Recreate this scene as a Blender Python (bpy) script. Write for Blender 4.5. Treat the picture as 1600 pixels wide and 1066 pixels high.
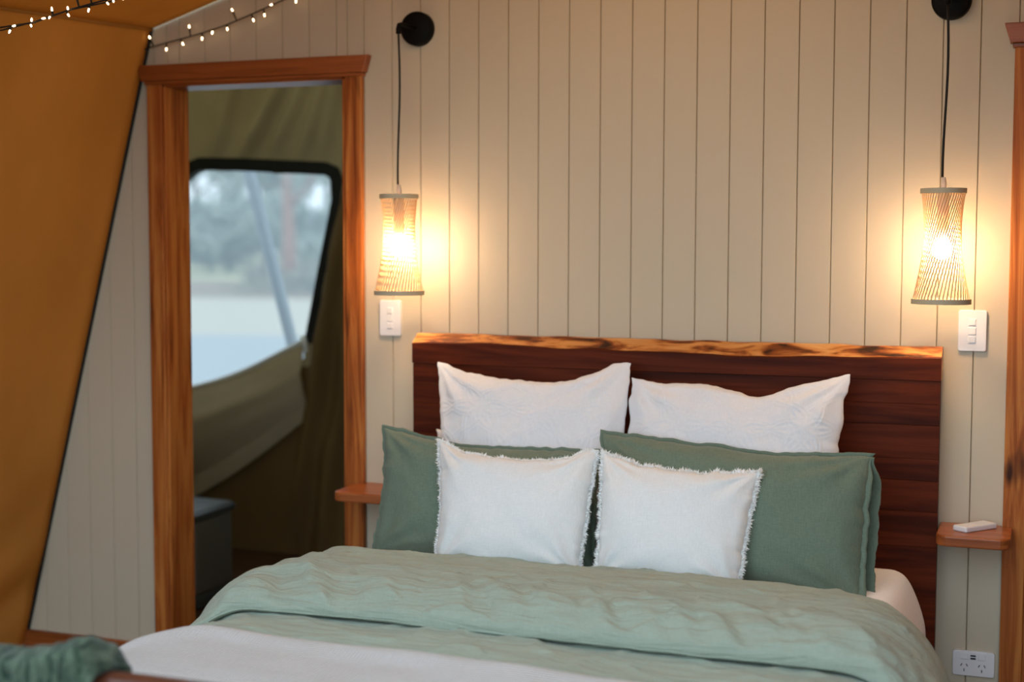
import bpy, bmesh, math, random
from mathutils import Vector, Matrix, noise
sc = bpy.context.scene
for o in list(bpy.data.objects): bpy.data.objects.remove(o)
COL = sc.collection
PI = math.pi

# ------------------------------------------------------------ camera
cam_d = bpy.data.cameras.new('camera'); cam = bpy.data.objects.new('camera', cam_d); COL.objects.link(cam)
YAW, PIT, ROLL = -0.36098, 0.07008, 0.00199
fw = Vector((math.sin(YAW)*math.cos(PIT), math.cos(YAW)*math.cos(PIT), -math.sin(PIT)))
rt = fw.cross(Vector((0, 0, 1))).normalized(); up = rt.cross(fw)
r2 = rt*math.cos(ROLL)+up*math.sin(ROLL); u2 = -rt*math.sin(ROLL)+up*math.cos(ROLL)
CAM = Vector((1.8941, -4.1855, 1.51))
M = Matrix((r2, u2, -fw)).transposed().to_4x4(); M.translation = CAM
cam.matrix_world = M
cam_d.sensor_width = 36; cam_d.lens = 2222*36/1600
cam_d.clip_start = .05; cam_d.clip_end = 500
cam_d.dof.use_dof = True; cam_d.dof.focus_distance = 3.75; cam_d.dof.aperture_fstop = 1.6
sc.camera = cam

# ------------------------------------------------------------ world, exposure, large lights
w = bpy.data.worlds.new('world'); sc.world = w; w.use_nodes = True
bg = w.node_tree.nodes['Background']; bg.inputs[0].default_value = (.67, .85, 1, 1); bg.inputs[1].default_value = 1.8
sc.view_settings.view_transform = 'Standard'; sc.view_settings.look = 'None'
sc.view_settings.gamma = 1; sc.view_settings.use_curve_mapping = False
sc.view_settings.exposure = 0.62

# added warm fill light, out of view above the frame, lifting the upper wall
ld = bpy.data.lights.new('warm_fill', 'AREA'); ld.shape = 'RECTANGLE'; ld.size = 1.5; ld.size_y = .5; ld.energy = 4.2; ld.color = (1, .60, .26)
lo_ = bpy.data.objects.new('warm_fill', ld); COL.objects.link(lo_); lo_.location = (.8, -.90, 2.54); lo_.rotation_euler = (math.radians(20), 0, 0)

# ------------------------------------------------------------ materials
def mat(name, col=(.5,.5,.5), rough=.6, spec=.5, metal=0):
    m = bpy.data.materials.new(name); m.use_nodes = True
    b = m.node_tree.nodes['Principled BSDF']
    b.inputs['Base Color'].default_value = (*col, 1); b.inputs['Roughness'].default_value = rough
    b.inputs['Specular IOR Level'].default_value = spec; b.inputs['Metallic'].default_value = metal
    return m
def nd(m, t, **k):
    n = m.node_tree.nodes.new(t)
    for a, v in k.items(): setattr(n, a, v)
    return n
def ln(m, a, b): m.node_tree.links.new(a, b)
def bsdf(m): return m.node_tree.nodes['Principled BSDF']
def coords(m, scale, rnd=True, rot=(0,0,0)):
    tc = nd(m, 'ShaderNodeTexCoord'); mp = nd(m, 'ShaderNodeMapping')
    mp.inputs['Scale'].default_value = scale; mp.inputs['Rotation'].default_value = rot
    ln(m, tc.outputs['Object'], mp.inputs['Vector'])
    if rnd:
        oi = nd(m, 'ShaderNodeObjectInfo'); mu = nd(m, 'ShaderNodeMath', operation='MULTIPLY'); mu.inputs[1].default_value = 37
        ln(m, oi.outputs['Random'], mu.inputs[0])
        ln(m, mu.outputs[0], mp.inputs['Location'])
    return mp.outputs['Vector']
def noise_n(m, vec, scale, detail=4, dist=0, rough=.5):
    n = nd(m, 'ShaderNodeTexNoise'); n.inputs['Scale'].default_value = scale; n.inputs['Detail'].default_value = detail
    n.inputs['Distortion'].default_value = dist; n.inputs['Roughness'].default_value = rough
    ln(m, vec, n.inputs['Vector']); return n.outputs['Fac']
def ramp(m, fac, stops):
    r = nd(m, 'ShaderNodeValToRGB'); e = r.color_ramp.elements
    while len(e) < len(stops): e.new(.5)
    for i, (p, c) in enumerate(stops): e[i].position = p; e[i].color = (*c, 1)
    ln(m, fac, r.inputs[0]); return r.outputs[0]
def bump(m, h, strength, dist, chain=None):
    b = nd(m, 'ShaderNodeBump'); b.inputs['Strength'].default_value = strength; b.inputs['Distance'].default_value = dist
    ln(m, h, b.inputs['Height'])
    if chain: ln(m, chain, b.inputs['Normal'])
    return b.outputs[0]
def wood(name, dark, mid, light, axis, rough=.35, k=1.0, knots=True):
    m = mat(name, mid, rough, .4)
    s = [22*k]*3; s[axis] = 1.3*k
    v = coords(m, s)
    f = noise_n(m, v, 1, 7, 1.4, .6)
    c = ramp(m, f, [(.28, dark), (.47, mid), (.62, light), (.75, mid)])
    if knots:
        s2 = [9*k]*3; s2[axis] = 1.5*k
        f2 = noise_n(m, coords(m, s2), 1, 3, .5)
        kn = ramp(m, f2, [(.30, (.12,.1,.09)), (.37, (1,1,1))])
        mx = nd(m, 'ShaderNodeMix', data_type='RGBA', blend_type='MULTIPLY'); mx.inputs[0].default_value = 1
        ln(m, c, mx.inputs[6]); ln(m, kn, mx.inputs[7]); c = mx.outputs[2]
    ln(m, c, bsdf(m).inputs['Base Color'])
    ln(m, bump(m, f, .15, .002), bsdf(m).inputs['Normal'])
    return m
def cloth(name, col, weave=900, strength=.35, var=.08, rough=.9, nscale=(60,400,400)):
    m = mat(name, col, rough, .15)
    bsdf(m).inputs['Sheen Weight'].default_value = .15
    v1 = coords(m, nscale, False); v2 = coords(m, (nscale[1], nscale[0], nscale[0]), False)
    a = noise_n(m, v1, 1.0, 3); b = noise_n(m, v2, 1.0, 3)
    ad = nd(m, 'ShaderNodeMath', operation='ADD'); ln(m, a, ad.inputs[0]); ln(m, b, ad.inputs[1])
    d = tuple(max(0, c*(1-var*1.6)) for c in col); l = tuple(min(1, c*(1+var)) for c in col)
    hf = nd(m, 'ShaderNodeMath', operation='MULTIPLY'); hf.inputs[1].default_value = .5; ln(m, ad.outputs[0], hf.inputs[0])
    ln(m, ramp(m, hf.outputs[0], [(.32, d), (.66, l)]), bsdf(m).inputs['Base Color'])
    ln(m, bump(m, hf.outputs[0], strength, .0015), bsdf(m).inputs['Normal'])
    return m

M_wall = mat('painted_board', (.57,.485,.355), .55, .3)
_f = noise_n(M_wall, coords(M_wall, (160, 160, 7)), 1, 4)
ln(M_wall, bump(M_wall, _f, .12, .0006), bsdf(M_wall).inputs['Normal'])
M_jamb = wood('jarrah_upright', (.12,.024,.004), (.36,.098,.018), (.52,.19,.042), 2)
bsdf(M_jamb).inputs['Specular IOR Level'].default_value = .18; bsdf(M_jamb).inputs['Roughness'].default_value = .48
M_head = wood('jarrah_level', (.13,.03,.006), (.27,.07,.015), (.36,.10,.024), 0, knots=False)
M_hb = wood('headboard_timber', (.030,.005,.0016), (.072,.012,.003), (.115,.020,.005), 0, .5, .8, False)
bsdf(M_hb).inputs['Specular IOR Level'].default_value = .10
M_shelf = wood('shelf_timber', (.17,.04,.010), (.32,.085,.022), (.42,.12,.03), 0, .3, 1, False)
M_foot = wood('footboard_timber', (.035,.010,.005), (.085,.026,.013), (.12,.04,.02), 0, .28, .8, False)
M_floor = wood('floor_timber', (.03,.012,.006), (.06,.025,.012), (.09,.04,.02), 0, .45, 1, False)
M_live = mat('live_edge_sapwood', (.5,.2,.06), .35, .4)
_v = coords(M_live, (7, 30, 30), False)
_f = noise_n(M_live, _v, 1, 4, .6, .55)
ln(M_live, ramp(M_live, _f, [(.36,(.035,.010,.004)), (.46,(.24,.06,.012)), (.54,(.55,.21,.05)), (.70,(.70,.36,.12))]), bsdf(M_live).inputs['Base Color'])
def canvas(name, col, trans=.25):
    m = mat(name, col, .85, .1)
    v = coords(m, (350, 350, 350), False); f = noise_n(m, v, 1, 2)
    v2 = coords(m, (3, 3, 2), False); f2 = noise_n(m, v2, 1, 4)
    ln(m, ramp(m, f2, [(.3, tuple(c*.86 for c in col)), (.7, tuple(min(1,c*1.1) for c in col))]), bsdf(m).inputs['Base Color'])
    ln(m, bump(m, f, .3, .001), bsdf(m).inputs['Normal'])
    t = nd(m, 'ShaderNodeBsdfTranslucent'); t.inputs[0].default_value = (*col, 1)
    mx = nd(m, 'ShaderNodeMixShader'); mx.inputs[0].default_value = trans
    out = m.node_tree.nodes['Material Output']
    ln(m, bsdf(m).outputs[0], mx.inputs[1]); ln(m, t.outputs[0], mx.inputs[2]); ln(m, mx.outputs[0], out.inputs[0])
    return m
M_tan = canvas('tan_canvas', (.58,.28,.065), .34)
M_khaki = canvas('khaki_canvas', (.44,.35,.20), .05)
M_khaki_roof = canvas('khaki_roof_canvas', (.44,.36,.21), .45)
M_flap = canvas('khaki_flap', (.60,.50,.33), .45)
M_khaki_shade = canvas('shaded_khaki_canvas', (.16,.095,.035), .04)  # the annex canvas again, with shade put into its colour
M_black = mat('black_metal', (.003,.003,.003), .6, .12)
M_tape = mat('black_tape', (.008,.008,.006), .7, .3)
M_cord = mat('black_cord', (.01,.009,.008), .6, .3)
M_plastic = mat('white_plastic', (.78,.77,.78), .35, .5)
M_dark = mat('dark_slot', (.01,.01,.01), .5, .3)
M_ring = mat('bamboo_ring', (.52,.45,.31), .6, .3)
M_slat = mat('bamboo_slat', (.62,.40,.22), .6, .3)
_t = nd(M_slat, 'ShaderNodeBsdfTranslucent'); _t.inputs[0].default_value = (.8,.36,.12,1)
_m = nd(M_slat, 'ShaderNodeMixShader'); _m.inputs[0].default_value = .02
ln(M_slat, bsdf(M_slat).outputs[0], _m.inputs[1]); ln(M_slat, _t.outputs[0], _m.inputs[2]); ln(M_slat, _m.outputs[0], M_slat.node_tree.nodes['Material Output'].inputs[0])
def emit(name, col, s):
    m = mat(name, col); b = bsdf(m); b.inputs['Emission Color'].default_value = (*col, 1); b.inputs['Emission Strength'].default_value = s; return m
M_bulb = emit('warm_bulb', (1,.74,.47), 170)
M_fairy = emit('fairy_bulb', (1,.70,.42), 6)
M_socket = mat('pale_socket', (.75,.62,.50), .4)
M_white = cloth('white_matelasse', (.80,.80,.82), strength=.25, var=.03)
M_sheet = cloth('white_sheet', (.90,.88,.88), strength=.15, var=.03)
M_linen = cloth('white_linen', (.80,.81,.80), strength=.5, var=.045, nscale=(60,520,520))
M_fringe = mat('frayed_thread', (.90,.90,.88), .9, .1)
M_green = cloth('sage_linen', (.155,.205,.15), strength=.3, var=.10)
M_duvet = cloth('sage_duvet', (.35,.405,.325), strength=.2, var=.06)
_w = noise_n(M_duvet, coords(M_duvet, (5, 42, 42), False, (0, 0, .12)), 1, 4, 1.2, .55)
ln(M_duvet, bump(M_duvet, _w, .9, .010, bsdf(M_duvet).inputs['Normal'].links[0].from_socket), bsdf(M_duvet).inputs['Normal'])
M_blank = cloth('white_waffle', (.80,.77,.74), strength=.1, var=.04)
_b = nd(M_blank, 'ShaderNodeTexWave', bands_direction='X'); _b.inputs['Scale'].default_value = 40
_b2 = nd(M_blank, 'ShaderNodeTexWave', bands_direction='Y'); _b2.inputs['Scale'].default_value = 40
_tc = nd(M_blank, 'ShaderNodeTexCoord'); ln(M_blank, _tc.outputs['Object'], _b.inputs[0]); ln(M_blank, _tc.outputs['Object'], _b2.inputs[0])
_mn = nd(M_blank, 'ShaderNodeMath', operation='ADD'); ln(M_blank, _b.outputs['Fac'], _mn.inputs[0]); ln(M_blank, _b2.outputs['Fac'], _mn.inputs[1])
ln(M_blank, bump(M_blank, _mn.outputs[0], .9, .004), bsdf(M_blank).inputs['Normal'])
M_throw = mat('green_wool', (.06,.10,.07), .95, .05); bsdf(M_throw).inputs['Sheen Weight'].default_value = .15
_f = noise_n(M_throw, coords(M_throw, (70,25,25), False), 1, 5, .5)
ln(M_throw, ramp(M_throw, _f, [(.38,(.014,.030,.018)), (.62,(.095,.125,.082))]), bsdf(M_throw).inputs['Base Color'])
ln(M_throw, bump(M_throw, _f, 1, .012), bsdf(M_throw).inputs['Normal'])
M_steel = mat('grey_metal', (.24,.24,.24), .38, .5, .7)
M_lid = mat('charcoal_plastic', (.045,.055,.06), .35, .5)
M_alu = mat('galvanised_pole', (.25,.29,.32), .6, .5, .3)
M_vinyl = mat('clear_vinyl', (.85,.9,.92), .2, .5)
_tr = nd(M_vinyl, 'ShaderNodeBsdfTransparent'); _tr.inputs[0].default_value = (.78,.74,.69,1); _tl = nd(M_vinyl, 'ShaderNodeBsdfTranslucent'); _tl.inputs[0].default_value = (.34,.38,.42,1)
_gl = nd(M_vinyl, 'ShaderNodeBsdfGlossy'); _gl.inputs['Roughness'].default_value = .12
_m1 = nd(M_vinyl, 'ShaderNodeMixShader'); _m1.inputs[0].default_value = .45; ln(M_vinyl, _tr.outputs[0], _m1.inputs[1]); ln(M_vinyl, _tl.outputs[0], _m1.inputs[2])
_m2 = nd(M_vinyl, 'ShaderNodeMixShader'); _m2.inputs[0].default_value = .03; ln(M_vinyl, _m1.outputs[0], _m2.inputs[1]); ln(M_vinyl, _gl.outputs[0], _m2.inputs[2])
ln(M_vinyl, _m2.outputs[0], M_vinyl.node_tree.nodes['Material Output'].inputs[0])
M_rim = mat('pale_vinyl_rim', (.80,.80,.76), .35, .5)

# ------------------------------------------------------------ helpers
def link(name, me, m, parent=None, loc=(0,0,0), smooth=False):
    o = bpy.data.objects.new(name, me); COL.objects.link(o)
    if m and not me.materials: me.materials.append(m)
    if smooth:
        for p in me.polygons: p.use_smooth = True
    o.location = loc
    if parent: o.parent = parent
    return o
def part(name, bm, m, parent=None, smooth=False, base=None):
    """one mesh object; bm is in world coordinates; base = world position of the parent's (or its own) origin"""
    off = Vector(base) if base is not None else (Vector(parent['base']) if parent and 'base' in parent else Vector((0,0,0)))
    if off.length: bmesh.ops.translate(bm, verts=bm.verts, vec=-off)
    me = bpy.data.meshes.new(name); bm.normal_update(); bm.to_mesh(me); bm.free()
    o = link(name, me, m, parent, (0,0,0) if parent else off, smooth)
    if parent: o['base'] = list(off)
    return o
def thing(name, label, cat, loc, group=None):
    o = bpy.data.objects.new(name, None); COL.objects.link(o); o.location = loc; o.empty_display_size = .1
    o['label'] = label; o['category'] = cat; o['base'] = list(loc)
    if group: o['group'] = group
    return o
def tag(o, label, cat, group=None):
    o['label'] = label; o['category'] = cat
    if group: o['group'] = group
    return o
def struct(o, label=None):
    o['kind'] = 'structure'
    if label: o['label'] = label
    return o
def box(bm, x0, x1, y0, y1, z0, z1, bev=0, seg=2):
    r = bmesh.ops.create_cube(bm, size=1)
    vs = r['verts']
    for v in vs:
        v.co = Vector((x0 if v.co.x < 0 else x1, y0 if v.co.y < 0 else y1, z0 if v.co.z < 0 else z1))
    if bev:
        es = list({e for v in vs for e in v.link_edges})
        bmesh.ops.bevel(bm, geom=es, offset=bev, segments=seg, profile=.5, affect='EDGES')
    return bm
def nbox(*a, **k): return box(bmesh.new(), *a, **k)
def prism(pts, axis, a, b, bev=0, seg=2):
    """polygon pts (2-D) extruded along axis from a to b"""
    bm = bmesh.new()
    def P(p, t):
        return Vector((t, p[0], p[1])) if axis == 0 else Vector((p[0], t, p[1])) if axis == 1 else Vector((p[0], p[1], t))
    A = [bm.verts.new(P(p, a)) for p in pts]; B = [bm.verts.new(P(p, b)) for p in pts]
    n = len(pts)
    fs = [bm.faces.new(A), bm.faces.new(B[::-1])]
    for i in range(n): bm.faces.new((A[i], B[i], B[(i+1) % n], A[(i+1) % n]))
    bmesh.ops.recalc_face_normals(bm, faces=bm.faces)
    if bev:
        es = [e for f in fs for e in f.edges]
        bmesh.ops.bevel(bm, geom=list(set(es)), offset=bev, segments=seg, profile=.5, affect='EDGES')
    return bm
def tube(pts, rad, seg=8, bm=None, caps=True):
    bm = bm or bmesh.new(); pts = [Vector(p) for p in pts]
    rads = rad if isinstance(rad, (list, tuple)) else [rad]*len(pts)
    rings = []; prev = None
    for i, p in enumerate(pts):
        t = (pts[min(i+1, len(pts)-1)]-pts[max(i-1, 0)]).normalized()
        if prev is None:
            a = t.orthogonal().normalized()
        else:
            a = (prev-t*prev.dot(t)).normalized()
        prev = a; b = t.cross(a)
        rings.append([bm.verts.new(p+(a*math.cos(2*PI*k/seg)+b*math.sin(2*PI*k/seg))*rads[i]) for k in range(seg)])
    for i in range(len(rings)-1):
        for k in range(seg):
            bm.faces.new((rings[i][k], rings[i][(k+1) % seg], rings[i+1][(k+1) % seg], rings[i+1][k]))
    if caps: bm.faces.new(rings[0][::-1]); bm.faces.new(rings[-1])
    return bm
def lathe(prof, c, axis='z', seg=32, bm=None):
    """prof: (radius, height) closed or open profile about c"""
    bm = bm or bmesh.new(); rings = []
    for r, h in prof:
        ring = []
        for k in range(seg):
            a = 2*PI*k/seg
            d = (r*math.cos(a), r*math.sin(a), h) if axis == 'z' else (r*math.cos(a), h, r*math.sin(a))
            ring.append(bm.verts.new(Vector(c)+Vector(d)))
        rings.append(ring)
    for i in range(len(rings)-1):
        for k in range(seg): bm.faces.new((rings[i][k], rings[i][(k+1) % seg], rings[i+1][(k+1) % seg], rings[i+1][k]))
    return bm
def grid(nu, nv, fn, bm=None):
    bm = bm or bmesh.new()
    V = [[bm.verts.new(fn(i/(nu), j/(nv))) for i in range(nu+1)] for j in range(nv+1)]
    for j in range(nv):
        for i in range(nu): bm.faces.new((V[j][i], V[j][i+1], V[j+1][i+1], V[j+1][i]))
    return bm
def catmull(pts, t):
    n = len(pts)-1; f = min(max(t, 0), .999999)*n; i = int(f); f -= i
    P = lambda k: Vector(pts[min(max(k, 0), n)])
    a, b, c, d = P(i-1), P(i), P(i+1), P(i+2)
    return .5*((2*b)+(c-a)*f+(2*a-5*b+4*c-d)*f*f+(3*b-a-3*c+d)*f**3)
def ss(a, b, x):
    t = min(max((x-a)/(b-a), 0), 1); return t*t*(3-2*t)
def N(x, y, z=0): return noise.noise(Vector((x, y, z)))
def solid(o, th, off=0):
    m = o.modifiers.new('solid', 'SOLIDIFY'); m.thickness = th; m.offset = off; return o

# ------------------------------------------------------------ setting
EX, EZ, SL, RS = -1.007, 2.235, .2676, .30     # eave corner at the back wall, wall lean, roof slope
CX = .815
def top_z(x):
    xx = x if x <= CX else 2*CX-x
    return EZ+(xx-EX)*RS if xx > EX else EZ-(EX-xx)/SL
# floor
fl = struct(part('floor', nbox(-2.6, 4.2, -6, 2.0, -.12, -.02), M_floor))
struct(part('bounce_cut_deck', nbox(-8, 10, -16, -6, -.12, 0), M_floor))  # unseen dark slab, added to cut light bouncing up onto the walls
for k in range(57):
    y = -6+k*.14
    part('floor_board', nbox(-2.6, 4.2, y+.002, y+.138, -.02, 0, bev=.002, seg=1), M_floor, fl)
# back wall with its boards
OPEN = [(-.95, -.26, 2.045), (1.85, 2.56, 2.045)]
wb = bmesh.new()
for x0, x1, z0, z1 in ((-1.50, -.95, 0, 2.0), (-.95, -.26, 2.045, 2.22), (-.26, 1.85, 0, 2.55), (1.85, 2.56, 2.045, 2.22), (2.56, 3.1, 0, 2.0)):
    box(wb, x0, x1, .016, .11, z0, z1)
# gable top
for s in (1,):
    A = [(-.97, 2.21), (-.26, 2.43), (-.26, 2.22), (-.95, 2.22)]
wall = struct(part('wall_back', wb, M_wall))
def wboard(x0, x1, z0):
    if x1-x0 < .004: return
    zt0, zt1 = top_z(x0), top_z(x1)
    if max(zt0, zt1) < z0+.02: return
    zt0 = max(zt0, z0+.001); zt1 = max(zt1, z0+.001)
    c = .0022; d = .0032
    def prof(x, y): return (x, y)
    bm = bmesh.new()
    sec = [(x0+.0006, .016), (x0+.0006, d), (x0+c, 0), (x1-c, 0), (x1-.0006, d), (x1-.0006, .016)]
    lo = [bm.verts.new((x, y, z0)) for x, y in sec]
    hi = [bm.verts.new((x, y, zt0+(zt1-zt0)*(x-x0)/(x1-x0))) for x, y in sec]
    n = len(sec)
    for i in range(n): bm.faces.new((lo[i], lo[(i+1) % n], hi[(i+1) % n], hi[i]))
    bm.faces.new(lo[::-1]); bm.faces.new(hi)
    bmesh.ops.recalc_face_normals(bm, faces=bm.faces)
    part('board', bm, M_wall, wall)
n = -16
while n < 33:
    x0, x1 = n*.1, n*.1+.1; n += 1
    cuts = sorted({x0, x1, *[e for a, b, _ in OPEN for e in (a, b) if x0 < e < x1], *([EX] if x0 < EX < x1 else []), })
    for a, b in zip(cuts, cuts[1:]):
        z0 = 0
        for oa, ob, oz in OPEN:
            if a >= oa-1e-6 and b <= ob+1e-6: z0 = oz
        wboard(a, b, z0)
# canvas sides and roof
YF = -3.4      # canvas sides reach this far forward
YR = -2.2      # the roof less far
def eave(y): return EZ+.055*y
def lcan(sx):
    def f(u, v):
        y = -.004+u*(YF+.004); ze = eave(y); z = ze*(1-v)-.02*v
        x = EX-(ze-z)*SL-.03*(ze-z)*(-y)*.0
        puff = .012*N(y*2.2, z*1.3, 3)+.006*N(y*6+z*2, z*3, 8)
        puff += .028*math.exp(-((z-.42-y*.30)/.09)**2)-.030*math.exp(-((z-.27-y*.38)/.07)**2)+.018*math.exp(-((z-.75-y*.5)/.12)**2)
        puff *= ss(0, .12, -y)*ss(0, .08, ze-z)
        x += puff
        return Vector((x if sx < 0 else 2*CX-x, y, z))
    return f
wl = struct(part('wall_left', grid(60, 70, lcan(-1)), M_tan, smooth=True)); solid(wl, .003)
wr = struct(part('wall_right', grid(40, 40, lcan(1)), M_tan, smooth=True)); solid(wr, .003)
bm = bmesh.new()
tube([(EX-.004-(EZ-z)*SL+.006, -.008, z) for z in [EZ*k/20 for k in range(21)]], .007, 6, bm)
part('edge_binding', bm, M_tape, wl)
def roof(u, v):
    y = -.004+v*(YR+.004); a = (u-.5)*2
    x = CX+a*(CX-EX); z = eave(y)+(1-abs(a))*(CX-EX)*RS
    s = .010*N(x*2, y*2, 1)*ss(0, .15, 1-abs(a))
    return Vector((x, y, z+s))
ro = struct(part('ceiling', grid(80, 40, roof), M_tan, smooth=True)); solid(ro, .003)
# seam roll along the left eave
bm = tube([(EX+.004, y, eave(y)-.004) for y in [-.01-k*.1 for k in range(22)]], .006, 6)
part('eave_seam', bm, M_tan, ro, smooth=True)
# baseboard left of the door
struct(part('baseboard_back', nbox(-1.62, -1.02, -.018, 0, 0, .085, bev=.003), M_head))
struct(part('trim_1', nbox(1.62, 1.79, -.018, 0, 0, .085, bev=.003), M_head))
# door surrounds
def surround(k, x0, x1, zt, shown_lining=True):
    d = struct(thing('door_%d' % k, None, None, (x0, 0, 0)))
    for key in ('label', 'category'): del d[key]
    part('architrave', nbox(x0-.06, x0, -.022, 0, 0, zt+.008, bev=.003), M_jamb, d)
    part('architrave', nbox(x1, x1+.06, -.022, 0, 0, zt+.008, bev=.003), M_jamb, d)
    part('jamb_lining', nbox(x0, x0+.012, -.018, .125, 0, zt, bev=.002, seg=1), M_jamb, d)
    part('jamb_lining', nbox(x1-.012, x1, -.018, .125, 0, zt, bev=.002, seg=1), M_jamb, d)
    part('head_lining', nbox(x0, x1, -.018, .125, zt-.012, zt, bev=.002, seg=1), M_head, d)
    a, b, z0, z1 = x0-.072, x1+.072, zt+.008, zt+.062
    part('head_cap', prism([(a, z0), (b, z0), (b+.016, z1), (a-.016, z1)], 1, -.036, 0, bev=.002), M_head, d)
    part('head_strip', nbox(x0-.066, x1+.066, -.028, 0, zt-.004, zt+.008, bev=.002, seg=1), M_head, d)
    return d
surround(1, -.96, -.26, 2.045)
surround(2, 1.85, 2.55, 2.045)

# ------------------------------------------------------------ bathroom annex behind door 1
WP = [(-2.30, .66), (-1.43, .955), (-1.255, 1.70), (-1.255, 1.80), (-1.29, 1.822), (-1.98, 1.858), (-2.02, 1.84), (-2.30, 1.60)]  # window outline (x, z)
WY = 1.8
def inside(px, pz, poly):
    c = False; n = len(poly)
    for i in range(n):
        x1, z1 = poly[i]; x2, z2 = poly[(i+1) % n]
        if (z1 > pz) != (z2 > pz) and px < (x2-x1)*(pz-z1)/(z2-z1)+x1: c = not c
    return c
def wy(x, z):
    d = 0
    if z > 1.87:   # diagonal gathers above the window
        k = min((z-1.87)/.14, 1)
        for cx, sl, a, wd in ((-1.93,.35,.035,.035), (-1.80,.75,.05,.05), (-1.62,.55,.03,.05), (-1.45,.40,.03,.04), (-1.33,.25,.02,.03)):
            d += a*k*math.exp(-(((x-cx)-sl*(z-1.85))/wd)**2)
    if x > -1.45: # long folds down the right part
        for cx, sl, a, wd in ((-1.30,.20,.05,.05), (-1.17,.15,.045,.05), (-1.05,.1,.04,.05)):
            d += a*math.exp(-(((x-cx)-sl*(z-1.0))/wd)**2)
    d += .02*N(x*2, z*1.5, 5)
    return WY-d*1.5
bm = grid(130, 150, lambda u, v: Vector((-2.6+1.9*u, wy(-2.6+1.9*u, 2.45*v), 2.45*v)))
kill = [f for f in bm.faces if inside(f.calc_center_median().x, f.calc_center_median().z, WP)]
bmesh.ops.delete(bm, geom=kill, context='FACES')
an = struct(part('wall_rear', bm, M_khaki, smooth=True)); solid(an, .004, 1)
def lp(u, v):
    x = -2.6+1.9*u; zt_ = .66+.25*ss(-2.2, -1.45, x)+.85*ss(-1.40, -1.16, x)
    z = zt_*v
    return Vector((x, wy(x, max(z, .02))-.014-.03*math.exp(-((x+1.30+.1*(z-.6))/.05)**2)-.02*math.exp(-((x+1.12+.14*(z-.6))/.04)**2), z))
part('shade_panel', grid(120, 60, lp), M_khaki_shade, an, smooth=True)  # darker sheet over the canvas, painting in the shade below and right of the window
# side of the annex coming forward on its right, its left side and its roof
def side_r(u, v):
    x = -.78+.56*u; y = 1.84-1.72*u; z = 2.45*v
    return Vector((x+.03*math.sin(u*16)*(1-u), y, z))
struct(part('wall_annex_right', grid(40, 10, side_r), M_khaki, smooth=True))
struct(part('wall_annex_left', grid(2, 2, lambda u, v: Vector((-2.55, .115+1.8*u, 2.45*v))), M_khaki))
struct(part('ceiling_annex', grid(30, 10, lambda u, v: Vector((-2.6+2.3*u, .115+1.8*v, 2.40-.06*v+.015*N(u*9, v*4)))), M_khaki_roof, smooth=True))
struct(part('wall_annex_front', nbox(-2.55, -1.50, .10, .115, 0, 2.4), M_khaki))
# window: tape binding, clear pane, roll flap
wi = struct(thing('window_1', None, None, (-1.7, WY, .7)))
for key in ('label', 'category'): del wi[key]
P5 = WP
cx_ = sum(p[0] for p in P5)/len(P5); cz_ = sum(p[1] for p in P5)/len(P5)
def strip(pts, w_in, w_out, y, th):
    bm = bmesh.new(); q = [Vector(p) for p in pts]
    L = []
    for i, p in enumerate(q):
        t = (q[min(i+1, len(q)-1)]-q[max(i-1, 0)]).normalized(); nn = Vector((-t.y, t.x))
        if nn.dot(Vector((cx_, cz_))-p) < 0: nn = -nn
        L.append((p+nn*w_in, p-nn*w_out))
    rows = []
    for a, b in L:
        rows.append([bm.verts.new((a.x, y, a.y)), bm.verts.new((b.x, y, b.y)), bm.verts.new((b.x, y+th, b.y)), bm.verts.new((a.x, y+th, a.y))])
    for r, s in zip(rows, rows[1:]):
        for k in range(4): bm.faces.new((r[k], r[(k+1) % 4], s[(k+1) % 4], s[k]))
    bm.faces.new(rows[0]); bm.faces.new(rows[-1][::-1]); bmesh.ops.recalc_face_normals(bm, faces=bm.faces)
    return bm
TB = [(-2.30,1.60), (-2.06,1.815), (-2.02,1.842), (-1.98,1.858), (-1.75,1.850), (-1.5,1.836), (-1.30,1.824), (-1.27,1.812), (-1.258,1.79), (-1.255,1.70), (-1.33,1.37), (-1.405,1.03)]
part('tape_binding', strip(TB, .006, .055, WY-.03, .06), M_tape, wi)
part('pane', grid(8, 8, lambda u, v: Vector((-2.36+1.16*u, WY+.035, .68+1.24*v))), M_vinyl, wi)
# flap: droops from the toggle at the right to the left
def flap(u, v):
    x = -2.34+.95*u
    top = .735+.295*max(0, (x+2.30)/.895)-.05*math.sin(PI*min(max((x+2.3)/.895, 0), 1))
    L = .62-.25*u
    z = top-L*v
    y = WY-.05-.16*math.sin(PI*min(v*1.25, 1))*(1-.5*u)*(.75+.25*math.sin(u*5))-.02*N(u*4, v*4, 2)
    y -= .05*math.exp(-((v-.24-.15*u)/.10)**2)*(1-u*.6)
    return Vector((x, y, z))
fo = part('flap', grid(50, 40, flap), M_flap, wi, smooth=True); solid(fo, .004)
part('flap_rim', tube([flap(k/30, 0)+Vector((0, -.004, .006)) for k in range(31)], .011, 8), M_rim, wi, smooth=True)
part('toggle', tube([(-1.395, WY-.07, 1.06), (-1.385, WY-.075, 1.03), (-1.372, WY-.075, .99)], [.014,.016,.010], 8), M_rim, wi, smooth=True)
# room behind door 2
struct(part('wall_store', nbox(1.5, 3.1, 1.2, 1.22, 0, 2.4), M_khaki))
struct(part('wall_store_left', nbox(1.5, 1.52, .115, 1.2, 0, 2.4), M_khaki))
struct(part('wall_store_right', nbox(3.08, 3.1, .115, 1.2, 0, 2.4), M_khaki))
struct(part('ceiling_store', nbox(1.5, 3.1, .115, 1.22, 2.4, 2.42), M_khaki))

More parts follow.
